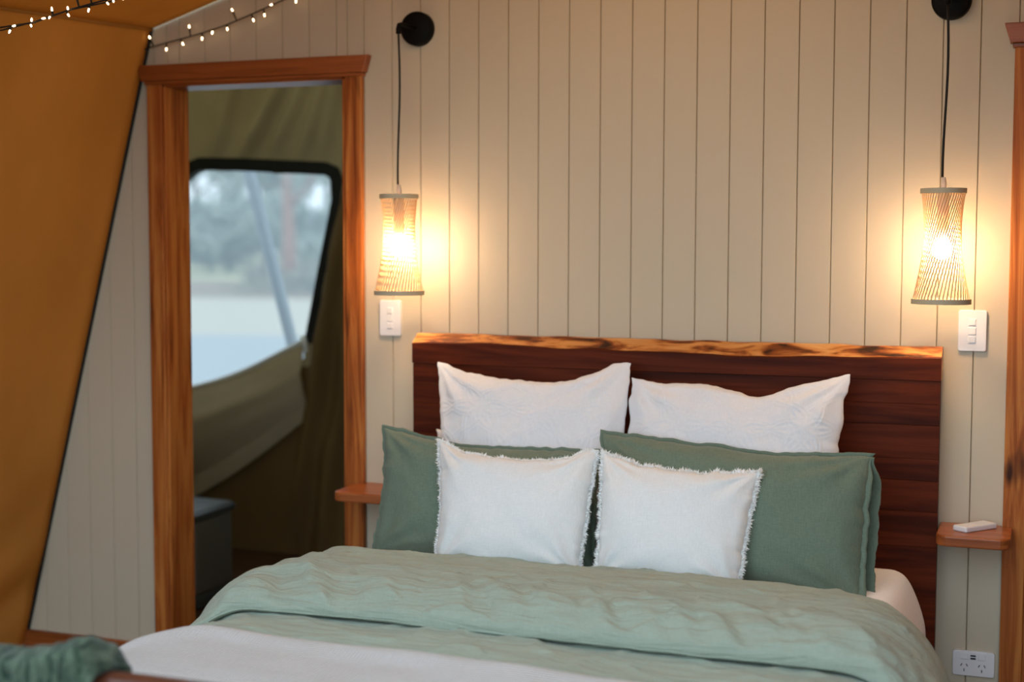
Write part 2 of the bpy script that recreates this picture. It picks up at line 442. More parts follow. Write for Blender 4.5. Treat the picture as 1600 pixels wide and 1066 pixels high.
# ------------------------------------------------------------ outdoors
M_ground = mat('dry_ground', (.5,.46,.38), .95, .1)
_v = coords(M_ground, (.05,.05,.05), False); _f = noise_n(M_ground, _v, 1, 6, .4)
ln(M_ground, ramp(M_ground, _f, [(.38,(.30,.33,.17)), (.5,(.50,.46,.35)), (.62,(.58,.56,.50))]), bsdf(M_ground).inputs['Base Color'])
struct(part('ground', grid(4, 4, lambda u, v: Vector((-160+240*u, -60+300*v, -.45))), M_ground))
M_gravel = mat('blue_grey_gravel', (.40,.43,.45), .9, .1)
M_sand = mat('pale_sand', (.55,.50,.41), .9, .1)
M_litter = mat('leaf_litter', (.30,.235,.17), .95, .1)
M_grass = mat('dry_grass', (.46,.44,.27), .95, .1)
def wavy(name, y0, y1, z, m, sd):
    return struct(part(name, grid(60, 2, lambda u, v: Vector((-120+200*u, (y0 if v < .25 else (y0+y1)/2 if v < .75 else y1)+(1.5*N(u*30, sd) if v < .25 else 2.5*N(u*25, sd+4) if v > .75 else 0), z))), m))
wavy('ground_gravel', 6, 21, -.44, M_gravel, 1); wavy('ground_sand', 20, 39, -.445, M_sand, 2)
wavy('ground_litter', 38, 56, -.442, M_litter, 3); wavy('ground_grass', 55, 150, -.446, M_grass, 4)
M_bark = mat('pale_bark', (.42,.33,.27), .9, .1)
M_bark2 = mat('red_bark', (.42,.22,.15), .9, .1)
M_leaf = mat('grey_green_leaf', (.33,.37,.31), .8, .2)
M_leaf2 = mat('olive_leaf', (.32,.30,.22), .8, .2)
_rt = random.Random(5)
def tree(name, label, x, y, h, cr, mb, mlf, cat='tree', group=None, leaves=900, trunk=.35):
    t = thing(name, label, cat, (x, y, -.45), group)
    lean = _rt.uniform(-.6, .6)
    if trunk:
        pts = [(x+lean*k*k/25, y, -.45+h*.8*k/5) for k in range(6)]
        part('trunk', tube(pts, [trunk*(1-.15*k) for k in range(6)], 8), mb, t, smooth=True)
        for q in range(4):
            k = 2+q*.7; z = -.45+h*.8*k/5; a = q*1.9
            b = Vector((x+lean*k*k/25, y, z))
            part('branch', tube([b, b+Vector((math.cos(a)*cr*.4, math.sin(a)*cr*.4, h*.1)), b+Vector((math.cos(a)*cr*.7, math.sin(a)*cr*.7, h*.25))], [trunk*.4, trunk*.25, trunk*.1], 6), mb, t, smooth=True)
    bm = bmesh.new()
    cl = [Vector((_rt.gauss(0, .45), _rt.gauss(0, .45), _rt.uniform(-.6, .6))) for _ in range(14)]
    zc = -.45+h*.68 if trunk else -.45+h*.5; hh = h*.38 if trunk else h*.5
    for i in range(leaves):
        c = cl[i % 14]; p = c+Vector((_rt.gauss(0, .18), _rt.gauss(0, .18), _rt.gauss(0, .18)))
        p = Vector((x+lean*.5+p.x*cr, y+p.y*cr, zc+p.z*hh))
        a = Vector((_rt.uniform(-1,1), _rt.uniform(-1,1), _rt.uniform(-1,1))).normalized(); b = a.orthogonal().normalized(); s = cr*.09
        if p.z < -.4: p.z = -.4+.1*_rt.random()
        vs = [bm.verts.new(p+a*s), bm.verts.new(p+b*s*.4), bm.verts.new(p-a*s), bm.verts.new(p-b*s*.4)]
        bm.faces.new(vs)
    part('foliage', bm, mlf, t)
    return t
# seen through the window, along the line from the camera past x=-1.7, y=1.8
def far(px_x, y): # world x at depth y on the ray through window x = px_x
    return CAM.x+(px_x-CAM.x)*(y-CAM.y)/(WY-CAM.y)
for i, (wx, y, h, cr, lb) in enumerate((
    (-2.02, 92, 17, 6.5, 'grey green gum tree, furthest left seen through the bathroom window'),
    (-1.86, 118, 21, 8.5, 'tall gum tree with a wide crown, just left of the outside pole'),
    (-1.64, 96, 18, 7.0, 'gum tree behind the diagonal pole in the bathroom window'),
    (-1.45, 124, 22, 8.5, 'far gum tree between the outside pole and the reddish trunk'),
    (-1.30, 98, 17, 7.0, 'gum tree at the right edge of the bathroom window view'))):
    tree('gum_tree', lb, far(wx, y), y, h, cr, M_bark, M_leaf, group='gum trees beyond the bathroom window', leaves=2600)
for wx, y, h, cr, lb in ((-1.95, 70, 5, 4.2, 'broad pale bush under the gums at the left of the window view'), (-1.72, 74, 5.5, 4.6, 'rounded bush left of the foot of the outside pole'), (-1.34, 72, 5, 4.4, 'bush under the gums near the right window binding')):
    tree('bush', lb, far(wx, y), y, h, cr, M_bark, M_leaf, cat='bush', group='bushes under the gum trees', leaves=1500, trunk=0)
tree('red_gum_tree', 'slender gum tree with a reddish trunk right of the outside pole', far(-1.50, 46), 46, 10, 2.4, M_bark2, M_leaf, leaves=500, trunk=.32)
tree('shrub', 'low olive shrub on dry ground outside the bathroom window', far(-1.77, 40), 44, .9, 2.2, M_bark2, M_leaf2, cat='shrub', leaves=700, trunk=0)
tree('shrub', 'broad dark shrub on the ground to the right of the outside pole', far(-1.43, 52), 52, 1.1, 2.4, M_bark2, M_leaf2, cat='shrub', leaves=700, trunk=0)
# pole of the tent frame outside the window
t = thing('tent_pole', 'grey metal tent pole slanting outside the bathroom window', 'pole', (-1.40, 2.25, -.45))
part('tube', tube([(-1.35, 2.25, -.45), (-2.04, 2.25, 2.05)], .032, 12), M_alu, t, smooth=True)
part('foot_plate', nbox(-1.45, -1.25, 2.15, 2.35, -.45, -.43, bev=.004), M_alu, t)
part('end_cap', tube([(-2.04, 2.25, 2.05), (-2.05, 2.25, 2.085)], .035, 12), M_lid, t, smooth=True)

# ------------------------------------------------------------ bed frame with headboard
bed = thing('bed', 'low timber bed with a live-edge headboard against the cream board wall', 'bed', (.815, -1.1, 0))
HX0, HX1, HY = .012, 1.619, -.09
hb = part('headboard', nbox(HX0+.01, HX1-.01, -.055, -.028, .05, 1.13), M_hb, bed)
zs = [.05, .20, .36, .515, .654, .755, .842, .903, .999, 1.058, 1.124]
rb = random.Random(3)
for a, b in zip(zs, zs[1:]):
    part('board', nbox(HX0, HX1, HY+rb.uniform(0, .0012), -.055, a+.0003, b-.0003, bev=.0007, seg=1), M_hb, hb)
def zf(x): return 1.186+.006*N(x*3, 1)+.005*N(x*9, 4)-.020*ss(.25, .0, x)*0+.006*math.sin(x*4.2+.5)
def zt(x): return 1.216+.006*N(x*2.5, 7)+.003*N(x*11, 9)
bm = bmesh.new(); rows = []
NS = 120
for i in range(NS+1):
    x = HX0-.002+(HX1-HX0+.004)*i/NS
    rows.append([bm.verts.new(p) for p in ((x, -.055, 1.1248), (x, HY-.002, 1.1248), (x, HY-.002, zf(x)-.004), (x, HY+.001, zf(x)), (x, -.05, zt(x)), (x, -.04, zt(x)+.001), (x, -.028, zt(x)-.003), (x, -.028, 1.1248))])
for r, s in zip(rows, rows[1:]):
    for k in range(8): bm.faces.new((r[k], r[(k+1) % 8], s[(k+1) % 8], s[k]))
bm.faces.new(rows[0]); bm.faces.new(rows[-1][::-1]); bmesh.ops.recalc_face_normals(bm, faces=bm.faces)
for f in bm.faces:
    c = f.calc_center_median()
    if c.z > 1.165 and c.y > HY: f.material_index = 1
sl = part('live_edge_slab', bm, M_hb, hb); sl.data.materials.append(M_live); sl['label'] = 'top slab with pale waney live edge'
part('side_rail', nbox(.03, .055, -2.15, -.09, .14, .32, bev=.004), M_foot, bed)
part('side_rail', nbox(1.575, 1.60, -2.15, -.09, .14, .32, bev=.004), M_foot, bed)
for k in range(9): part('slat', nbox(.055, 1.575, -2.0+k*.22, -1.92+k*.22, .25, .27), M_foot, bed)
bm = bmesh.new(); rows = []
for i in range(61):
    x = .0+1.63*i/60; z = .762+.006*N(x*2, 3)+.012*x
    rows.append([bm.verts.new(p) for p in ((x, -2.215, .10), (x, -2.215, z-.03), (x, -2.207, z-.010), (x, -2.192, z), (x, -2.172, z+.001), (x, -2.158, z-.008), (x, -2.15, z-.03), (x, -2.15, .10))])
for r, s in zip(rows, rows[1:]):
    for k in range(8): bm.faces.new((r[k], r[(k+1) % 8], s[(k+1) % 8], s[k]))
bm.faces.new(rows[0]); bm.faces.new(rows[-1][::-1]); bmesh.ops.recalc_face_normals(bm, faces=bm.faces)
part('footboard', bm, M_foot, bed, smooth=True)
for x in (.03, 1.53):
    part('leg', nbox(x, x+.07, -2.15, -2.08, 0, .25, bev=.004), M_foot, bed)
    part('leg', nbox(x, x+.07, -.16, -.095, 0, .25, bev=.004), M_foot, bed)

# mattress with its sheet
def rrect_section(z):  # half-width growth of the sheet with depth below the top
    return 0
mt = thing('mattress', 'white mattress in a fitted sheet showing at the right of the headboard', 'mattress', (.815, -1.1, .27))
part('core', nbox(.075, 1.555, -2.12, -.115, .272, .575, bev=.04, seg=3), M_sheet, mt, smooth=True)
def sheet(u, v):
    # u around the right/top/left profile, v along y from head to foot
    prof = [(1.572, .325), (1.590, .37), (1.600, .42), (1.594, .475), (1.570, .54), (1.545, .582), (1.515, .598), (1.475, .600), (1.42, .601), (1.34, .601), (1.2, .601), (1.0, .601), (.815, .601), (.63, .601), (.43, .601), (.29, .601), (.21, .601), (.155, .600), (.115, .598), (.085, .582), (.06, .54), (.04, .475), (.045, .42), (.055, .37), (.06, .325)]
    p = catmull([(a, b, 0) for a, b in prof], u)
    y = -.108-2.0*v; rd = ss(0, .03, v)
    x = CX+(p.x-CX)*(1-.02*(1-rd)); z = p.y-(1-rd)*.03
    side = ss(.56, .45, z)
    x += side*(.010*N(y*9, z*2, 2)+.006*N(y*26, z*5, 4))*(1 if x > CX else -1)
    z += .003*N(x*9, y*9, 6)
    return Vector((x, y, z))
so = part('fitted_sheet', grid(110, 120, sheet), M_sheet, mt, smooth=True)
bm = grid(60, 8, lambda u, v: sheet(u, 0)*(1) + Vector((0, 0, 0)) if v == 0 else Vector((CX+(sheet(u, 0).x-CX)*(1-.9*v), -.108, .33+(sheet(u, 0).z-.33)*(1-.9*v))))
part('sheet_end', bm, M_sheet, so, smooth=True)

# ------------------------------------------------------------ duvet
W0, R0, TH = .675, .20, math.radians(80)
def across(u):
    """arc length u from the bed's centre line -> x offset, drop, outward normal (nx, nz)"""
    s = 1 if u >= 0 else -1; a = abs(u)
    if a <= W0: return s*a, 0.0, 0.0, 1.0
    t = (a-W0)/R0
    if t < TH: return s*(W0+R0*math.sin(t)), -(R0-R0*math.cos(t)), s*math.sin(t), math.cos(t)
    e = a-W0-R0*TH
    return s*(W0+R0*math.sin(TH)+e*math.cos(TH)), -(R0-R0*math.cos(TH))-e*math.sin(TH), s*math.sin(TH), math.cos(TH)
UL, UR = -1.08, 1.12
BZ = .606
dv = thing('duvet', 'sage green linen duvet folded back across the bed below the pillows', 'duvet', (.815, -1.4, .27))
def wr_fine(x, y):
    h = .0085*N(x*2.4+y*3, y*13, 1)+.0065*N(x*4.5+.5*y, y*27, 2)+.0030*N(x*8-y, y*58, 4)
    q = N(x*3.3-y*2.2, y*5.5+x*1.5, 9); h += .007*max(0, .35-abs(q))**1.0*N(x*2, y*2, 5)
    q2 = abs(N(x*5+y*6, y*9-x*3, 12)); h += .006*max(0, .16-q2)/.16
    return h
def lower(u, v):
    uu = UL+(UR-UL)*u; x, dz, nx, nz = across(uu)
    y = -1.02-1.115*v
    h = .012+wr_fine(uu*1.1+5, y*.8)+.010*N(uu*2, y*3.4, 7)
    h += .016*math.exp(-((y+1.40+.03*math.sin(uu*7))/.07)**2)*(.6+.4*N(uu*3, 2))
    for cx, cy in ((-.22, -1.42), (.42, -1.40), (.72,-1.40)):      # tufted dimples
        r = math.hypot((uu-cx)/1.5, y-cy); h -= .012*math.exp(-(r/.06)**2)
    h *= ss(0, .02, 1-v) if v > .98 else 1
    if abs(uu) > W0: h += .018*N(y*5, uu*2, 3)*ss(W0, W0+.3, abs(uu))
    return Vector((CX+x+nx*h, y, BZ+dz+nz*h))
part('cover', grid(230, 150, lower), M_duvet, dv, smooth=True)
PATH = [(-.72, .004), (-.655, .005), (-.625, .016), (-.632, .032), (-.68, .045), (-.76, .056), (-.88, .068), (-1.00, .080), (-1.10, .086), (-1.17, .083), (-1.225, .069), (-1.256, .046), (-1.264, .028), (-1.258, .014), (-1.235, .010), (-1.18, .008)]
def band(u, v):
    uu = UL+(UR-UL)*u; x, dz, nx, nz = across(uu)
    p = catmull([(a, b, 0) for a, b in PATH], v); y, h = p.x, p.y
    k = (y+1.26)/.64                       # 0 at the hem, 1 at the crease
    y -= .17*ss(.50, .98, uu)*ss(.2, 1, k)  # the crease runs down and away at the right
    y -= .05*ss(-.62, -.86, uu)*ss(.8, 0, k)
    y += (.014*N(uu*4, 3)+.006*N(uu*13, 5))*ss(.4, 0, k)+.008*N(uu*3.5, 8)*ss(.6, 1, k)
    top = ss(.012, .05, h)
    hem = math.exp(-((k-.12)/.20)**2)
    h += top*(wr_fine(uu, y)*1.15+.009*N(uu*2.2, y*5, 11))
    # slanting gathers just above the hem
    g = N(uu*11+y*7, y*3+uu, 15); h += top*hem*(.020*g+.012*N(uu*23+y*12, y*4, 16))
    if abs(uu) > W0: h += top*.014*N(y*7, uu*1.5, 21)*ss(W0, W0+.25, abs(uu))
    h *= 1-.45*ss(W0, W0+.25, abs(uu))
    lift = .012+.004*N(uu*2, 6)
    h += lift*.6
    return Vector((CX+x+nx*h, y, BZ+dz+nz*h))
part('folded_band', grid(300, 150, band), M_duvet, dv, smooth=True)
part('hem_seam', tube([band(k/200, .845)+Vector((0, -.001, .001)) for k in range(201)], .0022, 5), M_duvet, dv, smooth=True)

# white waffle blanket over the foot of the bed
def blank(u, v):
    uu = -1.0+2.04*u; x, dz, nx, nz = across(uu)
    tp = -1.500-.012*math.sin(uu*4)-.05*ss(.1, .9, uu)*1-.12*ss(-.62, -.80, uu)
    y = tp+(-2.135-tp)*v
    h = .036+.012*N(uu*2+y*2, y*6, 31)+.006*N(uu*5, y*14, 32)
    h += .012*math.exp(-((y-tp+.045)/.035)**2)
    h -= .030*(1-ss(0, .02, v))
    return Vector((CX+x+nx*h, y, BZ+dz+nz*h))
bo = part('bed_blanket', grid(200, 90, blank), M_blank, None, smooth=True, base=(.815, -1.8, .62))
tag(bo, 'white waffle knit blanket laid across the foot of the green duvet', 'blanket')

# ------------------------------------------------------------ pillows
def star(x, y):
    """six-petalled star quilting, height 0..1 for raised lines"""
    P = .17; h = 0
    # nearest triangular lattice point
    a = Vector((P, 0)); b = Vector((P*.5, P*.866))
    j = round(y/(P*.866)); best = 9; bx = by = 0
    for jj in (j-1, j, j+1):
        i = round((x-jj*P*.5)/P)
        cx, cy = i*P+jj*P*.5, jj*P*.866
        d = math.hypot(x-cx, y-cy)
        if d < best: best, bx, by = d, x-cx, y-cy
    r = best; th = math.atan2(by, bx)
    for k in range(6):
        d = abs(math.sin(th-k*PI/3)*r)
        if math.cos(th-k*PI/3) > 0:
            h = max(h, math.exp(-(d/.0035)**2)*.8)
            pet = .018*math.sin(PI*min(r/.085, 1))
            h = max(h, math.exp(-((d-pet)/.0035)**2))
            h = max(h, math.exp(-((d-pet-.012)/.0035)**2)*.7)
    return h
def pillow(name, label, cat, BL, BR, TL, TR, T, m, res=(90, 70), bows=(.03,.02,.02,.02), seed=0, wrk=.008, quilt=0, group=None, p=2.6, q=.55, sag=None, back=.8, topfn=None, slump=0):
    BL, BR, TL, TR = map(Vector, (BL, BR, TL, TR))
    base = (BL+BR)/2
    t = thing(name, label, cat, base, group)
    R = (BR-BL).normalized(); U = ((TL+TR)/2-(BL+BR)/2).normalized(); Nn = R.cross(U).normalized()
    if Nn.y > 0: Nn = -Nn
    Wd = (BR-BL).length; Hd = ((TL+TR)/2-(BL+BR)/2).length
    bt, bb, bl, br = bows
    def mid(u, v):
        a, c = (u+1)/2, (v+1)/2
        P = (BL*(1-a)+BR*a)*(1-c)+(TL*(1-a)+TR*a)*c
        eu, ev = 1-u*u, 1-v*v
        P -= U*(bt*eu**1.0*max(v, 0)**3); P += U*(bb*eu*max(-v, 0)**3)
        P += R*(bl*ev*max(-u, 0)**3); P -= R*(br*ev*max(u, 0)**3)
        if topfn: P += U*topfn(u)*max(v, 0)**2
        P += U*(.006*N(u*5, seed, 2)+.003*N(u*14, seed, 3))*max(v, 0)**4
        P += R*(.006*N(v*5, seed, 5)+.003*N(v*13, seed, 6))*abs(u)**4
        return P
    def surf(u, v, s):
        P = mid(u, v)
        b = max(0, (1-abs(u)**p)*(1-abs(v)**p))
        th = T*b**q
        vv = v+slump; th *= 1+.25*(-v)*(1 if slump else 0)
        mask = min(1, b*3)
        x, y = u*Wd/2, v*Hd/2
        h = wrk*(1.0*N(x*5+seed, y*5, 1)+.5*N(x*12, y*11+seed, 2)+.22*N(x*28+seed, y*26, 3))
        # creases running in from the corners and the top edge
        for cx, cy in ((-1,1), (1,1), (-1,-1), (1,-1)):
            dx, dy = u-cx, v-cy; d = math.hypot(dx, dy); an = math.atan2(dy, dx)
            h += wrk*1.6*math.exp(-d*2.6)*math.sin(an*11+seed*1.7+cx)*min(1, d*3)
        h += wrk*1.3*math.exp(-(1-v)*4.5)*N(x*19+seed*3, v*1.2, 4)*min(1, (1-v)*9)
        h += wrk*.6*math.exp(-(1+v)*4)*N(x*15+seed*5+v*2, v*1.2, 7)
        if quilt and s > 0: h += quilt*star(x*.98+.03*seed, y+.02*seed)*min(1, b*6)
        return P+Nn*((th*(1 if s > 0 else back)+h*mask)*s)
    bm = bmesh.new()
    nu, nv = res
    def ease(a): # finer near the edges
        c = 2*a-1; return math.copysign(1-(1-abs(c))**1.35, c)
    for s in (1, -1):
        rr = res if s > 0 else res
        grid(nu, nv, lambda a, b: surf(ease(a), ease(b), s), bm)
    bmesh.ops.remove_doubles(bm, verts=bm.verts, dist=2e-4)
    bmesh.ops.recalc_face_normals(bm, faces=bm.faces)
    o = part('cover', bm, m, t, smooth=True)
    return t, mid, surf, (R, U, Nn)
def edge_pts(mid, n=60, sides='tlrb'):
    out = []
    if 'l' in sides: out += [((-1, -1+2*k/n), (-1, 0)) for k in range(n+1)]
    if 't' in sides: out += [((-1+2*k/n, 1), (0, 1)) for k in range(n+1)]
    if 'r' in sides: out += [((1, 1-2*k/n), (1, 0)) for k in range(n+1)]
    if 'b' in sides: out += [((1-2*k/n, -1), (0, -1)) for k in range(n+1)]
    return out
def flange(t, mid, fr, width, m, sides='ltr', seed=1, back=0, name='flange', amp=.006, corners=True, taper=False):
    R, U, Nn = fr; bm = bmesh.new(); rows = []
    E = edge_pts(mid, 70, sides)
    for i, ((u, v), (du, dv)) in enumerate(E):
        P = mid(u, v)
        # round the direction at the corners
        au = max(0, abs(u)-.93)/.07*math.copysign(1, u); av = max(0, abs(v)-.93)/.07*math.copysign(1, v)
        if not corners: au = av = 0
        D = (R*(du+au*.9*(1-abs(du)))+U*(dv+av*.9*(1-abs(dv))))
        bk = back*ss(1, .55, v) if taper else back
        w1 = width*((.3+.7*ss(1, .55, v))*(1+.3*N(i*.07, seed, 3)) if taper else 1+.25*N(i*.15, seed, 3)); wav = amp*N(i*(.1 if taper else .22), seed, 9)+amp*.5*N(i*(.25 if taper else .6), seed, 4)
        rows.append([bm.verts.new(P-D*.006-Nn*bk), bm.verts.new(P+D*w1*.5+Nn*(wav*.5-bk)), bm.verts.new(P+D*w1+Nn*(wav-bk*.8))])
    for r, s in zip(rows, rows[1:]):
        for k in range(2): bm.faces.new((r[k], r[k+1], s[k+1], s[k]))
    bmesh.ops.recalc_face_normals(bm, faces=bm.faces)
    o = part(name, bm, m, t, smooth=True); solid(o, .004, 0); return o
def fringe(t, mid, fr, m, seed, n=1500, ln_=.016, sides='ltrb'):
    R, U, Nn = fr; rr = random.Random(seed); bm = bmesh.new()
    E = [e for e in (((-1, None), (-1, 0)), ((None, 1), (0, 1)), ((1, None), (1, 0)), ((None, -1), (0, -1)))]
    for i in range(n):
        (eu, ev), (du, dv) = E[i % 4]
        a = rr.uniform(-1, 1); u = a if eu is None else eu; v = a if ev is None else ev
        P = mid(u, v); D = (R*du+U*dv)
        if abs(a) > .94: D = (R*(u*.7)+U*(v*.7))
        T_ = R if eu is None else U
        L = ln_*rr.uniform(.45, 1.15)*(1+.4*N(a*9, i % 4, seed)); d = (D+T_*rr.gauss(0, .5)+Nn*rr.gauss(0, .45)).normalized()
        s = d.orthogonal().normalized(); s = (Matrix.Rotation(rr.uniform(0, 6.28), 3, d) @ s); wdt = rr.uniform(.0010, .0024)
        P = P-D*.004+Nn*rr.uniform(-.003, .003)
        bend = (T_*rr.gauss(0, .4)+Nn*rr.gauss(0, .4))*L*.5
        A = [bm.verts.new(P-s*wdt), bm.verts.new(P+s*wdt)]
        B = [bm.verts.new(P+d*L*.55-s*wdt+bend*.3), bm.verts.new(P+d*L*.55+s*wdt+bend*.3)]
        C = bm.verts.new(P+d*L+bend)
        bm.faces.new((A[0], A[1], B[1], B[0])); bm.faces.new((B[0], B[1], C))
    o = part('fringe', bm, m, t); o['kind'] = 'stuff'; return o

# sleeping pillow at the back left
pillow('sleeping_pillow', 'plain white sleeping pillow almost hidden behind the left white quilted pillow', 'pillow',
       (.115,-.185,.60), (.725,-.185,.60), (.115,-.142,.925), (.735,-.142,.93), .030, M_sheet, (50,40), seed=11, wrk=.004)
# white quilted pillows leaning on the headboard
GW = 'white quilted pillows against the headboard'
pillow('quilted_pillow', 'white star-quilted pillow leaning on the headboard nearer the doorway', 'pillow',
       (.205,-.340,.622), (.725,-.340,.622), (.132,-.168,1.138), (.752,-.172,1.142), .075, M_white, (200,170), (.052,.01,.012,-.008), 1, .010, .003, GW,
       topfn=lambda u: .022*math.exp(-((u-.82)/.22)**2)-.006*math.exp(-((u-.3)/.2)**2), q=.6)
pillow('quilted_pillow', 'white star-quilted pillow with a dented top edge at the headboard end away from the doorway', 'pillow',
       (.775,-.338,.622), (1.375,-.338,.622), (.756,-.178,1.112), (1.383,-.168,1.143), .078, M_white, (200,170), (.040,.01,.0,.016), 2, .011, .003, GW,
       topfn=lambda u: -.026*math.exp(-((u-.22)/.22)**2)+.012*math.exp(-((u+.35)/.3)**2), q=.6)
# sage pillows
GG = 'sage green linen pillows'
t, mid, surf, fr = pillow('linen_pillow', 'sage green linen pillow with its edge beside the small shelf near the doorway', 'pillow',
       (.060,-.480,.600), (.735,-.480,.600), (.043,-.362,.952), (.712,-.371,.915), .085, M_green, (130,90), (.018,.01,.020,.01), 3, .010, 0, GG,
       topfn=lambda u: -.014*math.exp(-((u+.25)/.4)**2), q=.5)
flange(t, mid, fr, .011, M_green, 'ltr', 1, .006)
t, mid, surf, fr = pillow('linen_pillow', 'sage green linen pillow with an open cased end beside the bare white sheet', 'pillow',
       (.765,-.485,.600), (1.462,-.490,.575), (.724,-.352,.968), (1.466,-.366,.943), .095, M_green, (140,100), (.012,.01,.01,.006), 4, .010, 0, GG,
       topfn=lambda u: -.010*math.exp(-((u-.3)/.3)**2), q=.5)
flange(t, mid, fr, .012, M_green, 'lt', 2, .010)
# the open end of the right pillowcase: two hems standing apart
flange(t, mid, fr, .012, M_green, 'r', 5, -.010, 'case_hem', .004, False, True)
flange(t, mid, fr, .031, M_green, 'r', 7, .052, 'case_hem', .0035, False, True)
# fringed cushions
GC = 'white fringed cushions'
t, mid, surf, fr = pillow('fringed_cushion', 'white linen cushion with frayed edge, the one nearer the doorway', 'cushion',
       (.318,-.612,.610), (.734,-.606,.610), (.268,-.470,.938), (.742,-.474,.926), .075, M_linen, (130,110), (.040,.004,.014,.004), 5, .008, 0, GC,
       topfn=lambda u: .012*math.exp(-((u-.85)/.15)**2)-.008*math.exp(-((u+.6)/.2)**2), q=.48)
flange(t, mid, fr, .007, M_linen, 'ltrb', 3, 0, 'border', .004)
fringe(t, mid, fr, M_fringe, 3, 5200, .0155)
t, mid, surf, fr = pillow('fringed_cushion', 'white linen cushion with frayed edge in front of the broad sage pillow with cased end', 'cushion',
       (.786,-.606,.610), (1.164,-.608,.605), (.762,-.474,.932), (1.192,-.478,.906), .075, M_linen, (130,110), (.030,.004,.004,.006), 6, .008, 0, GC,
       topfn=lambda u: -.004*math.exp(-((u+.5)/.2)**2), q=.48)
flange(t, mid, fr, .007, M_linen, 'ltrb', 4, 0, 'border', .004)
fringe(t, mid, fr, M_fringe, 4, 5200, .0175)

# ------------------------------------------------------------ green wool throw on the footboard
def throw(u, v):
    x = -.16+.56*u
    s = (v-.42)*1.15           # distance over the top: negative falls to the back (towards the pillows)
    yc, zt_ = -2.182, .775+.012*x
    top = .055
    if abs(s) < top: y, z = yc-s*.9, zt_+.012*(1-(s/top)**2)
    elif s > 0: y, z = yc-top*.9-.012-.10*(s-top), zt_-(s-top)
    else: y, z = yc+top*.9+.012-.0*(s), zt_+(s+top)*.62
    e = ss(.72, 1, u)
    z += .030*N(x*7, s*4, 2)*ss(.3, 0, abs(s))+.004+.040*math.exp(-((x-.355)/.06)**2)*ss(.35, 0, abs(s))-.03*ss(.1,-.2,x)
    y += .022*N(x*8, s*5, 5)*ss(.02, .2, abs(s))
    z += .008*N(x*40, s*40, 6)
    if u > .93: z -= .035*ss(.93, 1, u)
    if s > top: x -= .14*(s-top)*ss(.5, 1, u)-.0
    return Vector((x, y, z))
to = part('wool_throw', grid(110, 120, throw), M_throw, None, smooth=True, base=(.12, -2.18, .77))
solid(to, .014, 1); tag(to, 'fuzzy green wool throw draped over the dark timber footboard', 'throw')

# ------------------------------------------------------------ bedside shelves and what lies on them
def shelf(x0, x1, label, notch, flip):
    t = thing('bedside_shelf', label, 'shelf', ((x0+x1)/2, 0, .68), 'timber bedside shelves')
    r = .035; y1 = -.206; pts = []
    nx0, nx1 = notch
    pts += [(x0, -.0005 if not flip else -.0235)]
    if flip: pts += [(nx1, -.0235), (nx1, -.0005)]
    pts += [(x1, -.0005)] if flip else [(nx0, -.0005), (nx0, -.0235), (x1, -.0235)]
    for k in range(7): a = PI/2*k/6; pts.append((x1-r+r*math.cos(a), y1+r-r*math.sin(a)))
    for k in range(7): a = PI/2*k/6; pts.append((x0+r-r*math.sin(a), y1+r-r*math.cos(a)))
    part('top', prism(pts, 2, .685, .715, bev=.005, seg=3), M_shelf, t)
    part('wall_cleat', nbox(x0+.05, x1-.06, -.022, -.0005, .660, .685, bev=.002), M_shelf, t)
shelf(1.622, 1.816, 'small rounded timber shelf under the white remote beside the headboard', (1.788, 1.9), False)
shelf(-.222, -.008, 'small rounded timber shelf beside the door frame, partly behind the sage pillow', (-.3, -.198), True)
ax = Vector((.077, .094, 0)); ax = (Vector((1.779,-.05,0))-Vector((1.701,-.150,0))).normalized(); pv = Vector((-ax.y, ax.x, 0))
o = thing('remote_control', 'slim white remote control lying on the small timber shelf', 'remote', (1.72, -.083, .715))
def rbox(c, a, b, la, lb, z0, z1, bev):
    bm = nbox(-la/2, la/2, -lb/2, lb/2, z0, z1, bev=bev)
    for v in bm.verts: v.co = Vector(c)+a*v.co.x+b*v.co.y+Vector((0, 0, v.co.z))
    return bm
rc = Vector((1.7195, -.0855, 0))
part('body', rbox(rc, ax, pv, .125, .048, .7152, .731, .004), M_plastic, o, smooth=False)
for k in (-.02, .01): part('button', rbox(rc+ax*k, ax, pv, .014, .014, .7308, .7318, .0004), M_plastic, o)

# ------------------------------------------------------------ switches and outlet
def plate(o, x0, x1, z0, z1):
    r = .007; pts = []
    for cx, cz, a0 in ((x1-r, z1-r, 0), (x0+r, z1-r, PI/2), (x0+r, z0+r, PI), (x1-r, z0+r, 3*PI/2)):
        for k in range(5): a = a0+PI/2*k/4; pts.append((cx+r*math.cos(a), cz+r*math.sin(a)))
    bm = prism(pts, 1, -.0095, .0005); front = [e for e in bm.edges if all(v.co.y < -.009 for v in e.verts)]
    bmesh.ops.bevel(bm, geom=front, offset=.002, segments=2, profile=.5, affect='EDGES')
    part('face_plate', bm, M_plastic, o)
def switch(x, z, label):
    o = thing('light_switch', label, 'switch', (x, 0, z), 'white wall switches')
    plate(o, x-.038, x+.038, z-.058, z+.058)
    for k, s in ((.024, .009), (-.001, .0095), (-.025, .009)):
        f = part('rocker_frame', nbox(x-.012, x+.012, -.0102, -.009, z+k-.0115, z+k+.0115, bev=.0005, seg=1), M_plastic, o)
        part('rocker', nbox(x-s, x+s, -.0125, -.009, z+k-s, z+k+s, bev=.0012), M_plastic, f)
    return o
switch(1.696, 1.262, 'white switch plate with three square buttons below the lamp by the shelf with the remote')
switch(-.106, 1.260, 'white switch plate below the lamp beside the bathroom doorway')
o = thing('power_outlet', 'white double power outlet low on the wall beside the bed', 'outlet', (1.72, 0, .315))
plate(o, 1.664, 1.778, .2775, .3495)
